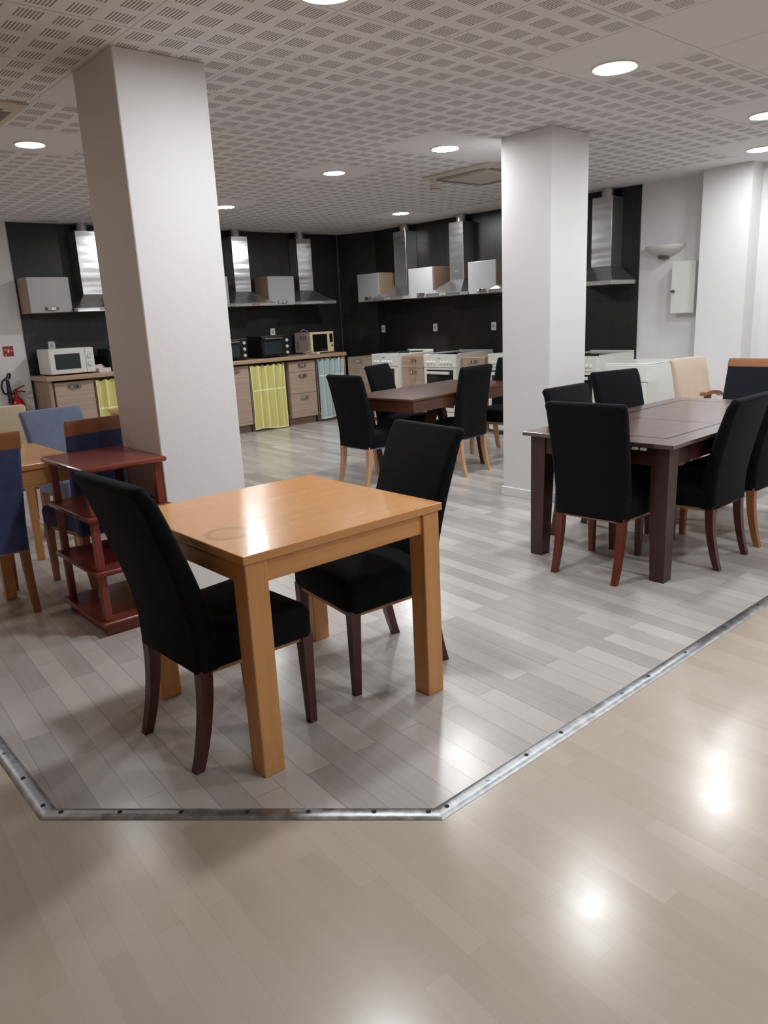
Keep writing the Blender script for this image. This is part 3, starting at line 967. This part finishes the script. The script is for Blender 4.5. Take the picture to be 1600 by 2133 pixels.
# appliances on the left worktop
ZC = .935
t_ = thing('microwave', 'white microwave with two dials at the left end of the worktop', 'microwave', (2.995, YP - .3, ZC))
obj('casing', MB().box(-.245, .245, -.165, .2, .012, .285, .008, 2), M['plastic_white'], t_)
d = obj('door', MB().box(-.243, .145, -.185, -.165, .016, .282, .006, 2), M['plastic_white'], t_)
obj('window', MB().box(-.185, .085, -.1875, -.1835, .065, .228, .004, 1), M['glass_grey'], d)
p = obj('control_panel', MB().box(.148, .243, -.184, -.165, .016, .282, .005, 2), M['plastic_white'], t_)
for z in (.2, .115):
    k_ = obj('dial', MB().cyl((.196, -.2, z), (.196, -.183, z), .027, .03, n=24), M['plastic_white'], p)
    obj('dial_mark', MB().box(.194, .198, -.2025, -.1995, z, z + .024), M['ink'], k_)
for sx in (-.2, .2):
    for sy in (-.13, .16):
        obj('foot', MB().cyl((sx, sy, 0), (sx, sy, .013), .015, n=12), M['rubber'], t_)

def mini_oven(x, label, w=.46, h=.275):
    t_ = thing('mini_oven', label, 'oven', (x, YP - .29, ZC), 0, 'black mini ovens')
    obj('casing', MB().box(-w / 2, w / 2, -.15, .19, .015, h, .006, 2), M['plastic_black'], t_)
    d = obj('door', MB().box(-w / 2 + .01, w / 2 - .105, -.168, -.15, .03, h - .015, .004, 2), M['plastic_black'], t_)
    obj('window', MB().box(-w / 2 + .03, w / 2 - .125, -.171, -.167, .05, h - .075, .003, 1), M['glass_grey'], d)
    b = MB().cyl((-w / 2 + .03, -.192, h - .038), (w / 2 - .125, -.192, h - .038), .009, n=12)
    for xx in (-w / 2 + .04, w / 2 - .135): b.cyl((xx, -.192, h - .038), (xx, -.166, h - .038), .006, n=8)
    obj('door_handle', b, M['screw'], d)
    p = obj('control_panel', MB().box(w / 2 - .1, w / 2 - .004, -.165, -.15, .02, h - .005, .003, 1), M['plastic_black'], t_)
    for k in range(3):
        obj('knob', MB().lathe([(.022, 0), (.022, .012), (.014, .022), (.001, .023)], 20), M['knob_silver'], p)
        o = p.children[-1]
        o.location = (w / 2 - .052, -.165, .055 + .08 * k)
        o.rotation_euler = (PI / 2, 0, 0)
    for sx in (-w / 2 + .04, w / 2 - .04):
        for sy in (-.12, .15):
            obj('foot', MB().cyl((sx, sy, 0), (sx, sy, .016), .014, n=12), M['rubber'], t_)
mini_oven(5.015, 'black mini oven beside the left pillar, partly hidden by it', h=.27)
mini_oven(5.685, 'black mini oven above the right-hand yellow curtain, in full view', w=.44, h=.285)
mini_oven(3.66, 'black mini oven mostly hidden behind the left pillar, right of the white microwave', w=.46, h=.25)

t_ = thing('microwave', 'cream microwave with pale mauve side at the right end of the worktop', 'microwave', (6.47, YP - .245, ZC))
obj('casing', MB().box(-.2, .2, -.15, .2, .015, .292, .006, 2), M['plastic_pinkish'], t_)
fr = obj('front_frame', MB().box(-.2, .2, -.185, -.15, .015, .294, .005, 2), M['plastic_cream'], t_)
d = obj('door', MB().box(-.165, .085, -.19, -.184, .03, .265, .003, 1), M['glass_black'], t_)
p = obj('control_panel', MB().box(.128, .182, -.1885, -.184, .145, .265, .003, 1), M['glass_black'], t_)
obj('open_button', MB().cyl((.165, -.19, .1), (.165, -.184, .1), .013, n=14), M['plastic_black'], t_)
b = MB()
for k in range(4):
    b.box(-.202, -.199, -.06 + .042 * k - .012, -.06 + .042 * k + .004, .19, .245)
b.box(-.202, -.199, .12, .135, .05, .18)
obj('side_vent', b, M['slot_dark'], t_)
for sx in (-.17, .17):
    for sy in (-.15, .16):
        obj('foot', MB().cyl((sx, sy, 0), (sx, sy, .016), .013, n=12), M['rubber'], t_)
pts = []
for k in range(25):
    a = k / 24
    pts.append((6.17 + .06 * math.cos(a * 5.6 + 2.2), 8.60 + .055 * math.sin(a * 5.6 + 2.2), ZC + .008 + .045 * math.sin(a * PI) ** 2))
pts += [(6.26, 8.56, ZC + .012), (6.29, 8.54, ZC + .01)]
t_ = thing('power_cable', 'thin white power cable curled on the worktop in front of the cream microwave', 'cable')
obj('cord', MB().tube(pts, .004, 6), M['cable'], t_)
obj('plug', MB().box(6.285, 6.33, 8.522, 8.552, ZC + .0005, ZC + .026, .006, 2), M['plastic_white'], t_)
t_ = thing('power_cable', 'thin white cable looped on top of the cream microwave', 'cable', (0, 0, 0))
obj('cord', MB().tube([(6.36 + .055 * math.cos(a), 8.9 + .02 * math.sin(a), ZC + .298 + .032 * max(0, math.sin(a))) for a in [PI * k / 14 for k in range(15)]], .004, 6), M['cable'], t_)
t_ = thing('paper_box', 'small pale pink open paper box on the worktop right of the white microwave', 'box', (3.34, YP - .42, ZC), .2)
b = MB().box(-.075, .075, -.05, .05, 0, .045, .002, 1)
obj('box_body', b, M['paper'], t_)
obj('flap', MB().loft([[(-.075, .05, .045), (.075, .05, .045), (.075, .052, .047), (-.075, .052, .047)], [(-.06, .09, .075), (.05, .085, .085), (.05, .087, .087), (-.06, .092, .077)]]), M['paper'], t_)

# --- right run, base
FR = -.62
base_unit((XP, 8.25, 0), RZR, .50, .862, 'door', 'base unit with one door in the kitchen corner, left of the first cooker', front=FR)
base_unit((XP, 7.165, 0), RZR, .41, .885, 'dr2', 'drawer unit between the first and second cooker', front=FR)
base_unit((XP, 6.12, 0), RZR, .36, .885, 'dr2', 'drawer unit right of the second cooker', front=FR)
base_unit((XP, 5.11, 0), RZR, .40, .885, 'dr2', 'drawer unit hidden behind the right pillar', front=FR)

def cooker(loc, rz, w, h, d, hob, knobs, label, side='enamel', gap=None):
    t_ = thing('cooker', label, 'cooker', loc, rz, 'white freestanding cookers')
    a = w / 2
    obj('body', MB().box(-a, a, -d + .025, -.01, .05, h - .02, .004, 2), M[side], t_)
    p = obj('control_panel', MB().box(-a, a, -d, -d + .03, h - .155, h - .018, .006, 2), M['enamel'], t_)
    for k, xx in enumerate(knobs):
        o = obj('knob', MB().lathe([(.0195, 0), (.0195, .006), (.015, .02), (.001, .021)], 18), M['enamel'], p)
        o.location = (xx * a, -d, h - .1)
        o.rotation_euler = (PI / 2, 0, 0)
    obj('nameplate', MB().box(-.03, .02, -d - .0012, -d + .002, h - .046, h - .04), M['ink'], p)
    dr = obj('oven_door', MB().box(-a + .004, a - .004, -d + .002, -d + .026, .22, h - .16, .005, 2), M['enamel'], t_)
    obj('window', MB().box(-a + .055, a - .055, -d - .001, -d + .003, .27, h - .185, .004, 1), M['glass_oven'], dr)
    b = MB()
    b.loft([[(x_, -d + .0 - .04, z_) for x_, z_ in ((s_, h - .235), (s_, h - .205))] + [(s_, -d - .012, h - .203), (s_, -d - .012, h - .237)] for s_ in (-a + .075, a - .1)])
    obj('door_handle', b, M['enamel'], dr)
    obj('drawer', MB().box(-a + .004, a - .004, -d + .004, -d + .026, .06, .21, .005, 2), M['enamel'], t_)
    top = obj('hob', MB().box(-a, a, -d, -.01, h - .022, h, .006, 2), M['enamel'], t_)
    if hob == 'glass':
        obj('glass_plate', MB().box(-a + .025, a - .025, -d + .06, -.06, h - .001, h + .003, .002, 1), M['glass_black'], top)
        b = MB().box(-a, -a + .02, -d + .05, -.012, h - .002, h + .012, .004, 1).box(a - .02, a, -d + .05, -.012, h - .002, h + .012, .004, 1).box(-a, a, -.05, -.012, h - .002, h + .022, .004, 1)
        obj('rim', b, M['knob_silver'], top)
    elif hob == 'plates':
        for sx, sy, r in ((-.5, -.2, .075), (.45, -.2, .09), (-.45, -.45, .09), (.5, -.45, .075)):
            obj('hotplate', MB().cyl((sx * a, sy, h - .002), (sx * a, sy, h + .012), r, n=28), M['iron'], top)
        obj('backguard', MB().box(-a, a, -.03, -.012, h - .002, h + .026, .004, 1), M['enamel'], top)
    else:
        b = MB().box(-a + .002, a - .002, -d + .02, -.012, h + .001, h + .014, .005, 2)
        obj('lid', b, M['enamel'], top)
    for sx in (-a + .05, a - .05):
        for sy in (-d + .08, -.08):
            obj('foot', MB().cyl((sx, sy, 0), (sx, sy, .052), .02, n=12), M['plastic_black'], t_)
    return t_
DK = .70
cooker((XP, 7.63, 0), RZR, .505, .912, DK, 'plates', (-.72, -.5, -.08, .14, .36, .58), 'white cooker with black hotplates nearest the kitchen corner')
cooker((XP, 6.60, 0), RZR, .56, .912, DK, 'glass', (-.72, -.52, -.32, .08, .28, .48, .68), 'white cooker with sunken black glass hob and seven knobs')
cooker((XP, 5.57, 0), RZR, .5, .925, DK, 'plates', (-.72, -.5, -.08, .14, .36, .58), 'white cooker cut by the left edge of the right pillar')
cooker((XP, 4.63, 0), RZR, .52, .905, DK, 'glass', (-.72, -.52, -.32, .08, .28, .48, .68), 'white cooker with steel-edged glass hob just right of the right pillar')
cooker((7.09, 3.885, 0), RZR + math.radians(0), .45, .85, .66, 'lid', (-.7, -.5, .3, .52), 'white freestanding cooker with closed lid against the white wall')

# ------------------------------------------------------------------ wall fittings
# extinguisher and sign
t_ = thing('fire_extinguisher', 'red fire extinguisher with black horn on the white wall left of the worktop', 'fire extinguisher', (2.47, YW - .085, .38))
obj('cylinder', MB().lathe([(.072, 0), (.08, .01), (.082, .03), (.082, .24), (.075, .28), (.052, .325), (.025, .35), (.022, .365)], 28), M['red_paint'], t_)
v_ = obj('valve', MB().cyl((0, 0, .36), (0, 0, .41), .019, n=16).box(-.018, .02, -.014, .014, .395, .425, .004, 1), M['red_dark'], t_)
obj('lever', MB().tube([(0, 0, .425), (.04, 0, .44), (.105, 0, .462)], .0085, 8), M['red_dark'], v_)
obj('lever', MB().tube([(.005, 0, .402), (.06, 0, .402), (.105, 0, .392)], .0085, 8), M['red_dark'], v_)
hs = []
for k in range(21):
    f = k / 20
    a = -PI * .5 - f * PI * 1.0
    hs.append((-.09 + .045 * math.cos(a), -.02, .46 + .085 * math.sin(a)))
hs = [(-.005, 0, .40), (-.03, -.01, .385)] + [(-.055 + .01 * k, -.02, .378) for k in (0, -2)] + hs[4:17] + [(-.07, -.02, .56), (-.05, -.02, .60), (-.032, -.02, .605), (-.03, -.02, .585), (-.05, -.02, .545)]
obj('hose', MB().tube(hs, .0115, 8), M['rubber'], t_)
obj('horn', MB().lathe([(.027, 0), (.026, .01), (.022, .16), (.018, .25), (.013, .256)], 20, c=(-.07, -.03, .285)), M['rubber'], t_)
obj('bracket', MB().box(-.03, .03, .06, .0852, .2, .26, .003, 1), M['screw'], t_)
t_ = thing('fire_sign', 'small red fire extinguisher sign on the white wall above the extinguisher', 'sign', (2.49, YW - .001, 1.218))
obj('plate', MB().box(-.054, .054, -.004, 0, -.054, .054, .002, 1), M['sign_red'], t_)
b = MB()
b.box(-.008, .008, -.0055, -.0038, -.014, .014).box(-.004, .004, -.0055, -.0038, .014, .022).box(0, .016, -.0055, -.0038, .018, .023)
b.box(-.043, -.018, -.0055, -.0038, .012, .02).box(.03, .042, -.0055, -.0038, .002, .012).box(-.036, -.024, -.0055, -.0038, -.044, -.032)
b.cyl((.016, -.0055, .012), (.016, -.0038, .012), .005, n=10)
obj('pictogram', b, M['sign_white'], t_)

# half bowl wall lamp
t_ = thing('wall_lamp', 'white plaster half-bowl wall lamp, switched off, above the meter box', 'wall lamp', (XW, 4.075, 0), RZR)
rings = []
for k in range(9):
    f = k / 8
    r = .045 + .165 * math.sin(f * PI / 2) ** .9
    z = 1.835 + .115 * f
    rings.append([(r * math.cos(a), -r * .85 * math.sin(a), z) for a in [PI * q / 20 for q in range(21)]])
for k in range(8, -1, -1):
    f = k / 8
    r = .037 + .163 * math.sin(f * PI / 2) ** .9
    z = 1.843 + .107 * f
    rings.append([(r * math.cos(a), -r * .85 * math.sin(a), z) for a in [PI * q / 20 for q in range(21)]])
mb = MB()
vs = [[mb.bm.verts.new(p) for p in r] for r in rings]
for a_, b_ in zip(vs[:-1], vs[1:]):
    for q in range(20):
        mb.bm.faces.new((a_[q], a_[q + 1], b_[q + 1], b_[q]))
mb.bm.faces.new(vs[0]); mb.bm.faces.new(vs[-1])
obj('bowl', mb, M['plaster'], t_, angle=50)
obj('base_cap', MB().lathe([(.03, 1.822), (.05, 1.828), (.055, 1.838), (.05, 1.845)], 24, c=(0, -.045, 0)), M['slot_dark'], t_, label='darker base cap')
# electrical box
t_ = thing('electrical_box', 'white wall box with keyed lock below the half-bowl lamp', 'box', (XW, 3.815, 0), RZR)
obj('body', MB().box(-.12, .12, -.105, .002, 1.295, 1.778, .003, 1), M['box_white'], t_)
d = obj('door', MB().box(-.12, .12, -.122, -.106, 1.29, 1.782, .003, 1), M['box_white'], t_)
obj('lock', MB().cyl((-.095, -.14, 1.50), (-.095, -.121, 1.50), .016, n=16).box(-.115, -.075, -.147, -.139, 1.494, 1.506, .002, 1), M['screw'], d)
tag(obj('cable_trunking', MB().box(XW - .03, XW, 3.64, 3.675, 0, 1.289, .002, 1), M['box_white']), 'narrow white cable trunking running down the wall below the white wall box', 'trunking')

# ------------------------------------------------------------------ world, camera, view
w = bpy.data.worlds.new('World')
scene.world = w
w.use_nodes = True
w.node_tree.nodes['Background'].inputs[0].default_value = (.9, .88, .86, 1)
w.node_tree.nodes['Background'].inputs[1].default_value = .02

cam = bpy.data.cameras.new('camera')
co = bpy.data.objects.new('camera', cam)
COL.objects.link(co)
R = [[0.7482910978391974, -0.20109969291837734, 0.6321545273133323],
     [-0.6617118631596143, -0.1589304415155536, 0.7327199498536278],
     [-0.046881158778769395, -0.9665919657579436, -0.2519962870435878]]
m = Matrix([[R[i][0], -R[i][1], -R[i][2]] for i in range(3)]).to_4x4()
m.translation = (0, 0, 1.40)
co.matrix_world = m
cam.sensor_fit = 'HORIZONTAL'
cam.sensor_width = 36
cam.lens = 1565.8 / 1600 * 36
cam.clip_start = .05
scene.camera = co

scene.view_settings.view_transform = 'Standard'
scene.view_settings.look = 'None'
scene.view_settings.exposure = 1.75
scene.view_settings.gamma = 1.0
scene.view_settings.use_curve_mapping = False
cy = scene.cycles
cy.use_denoising = True
cy.max_bounces = 8
cy.diffuse_bounces = 5
cy.glossy_bounces = 4
cy.transparent_max_bounces = 8
cy.sample_clamp_indirect = 6
cy.caustics_reflective = False
cy.caustics_refractive = False
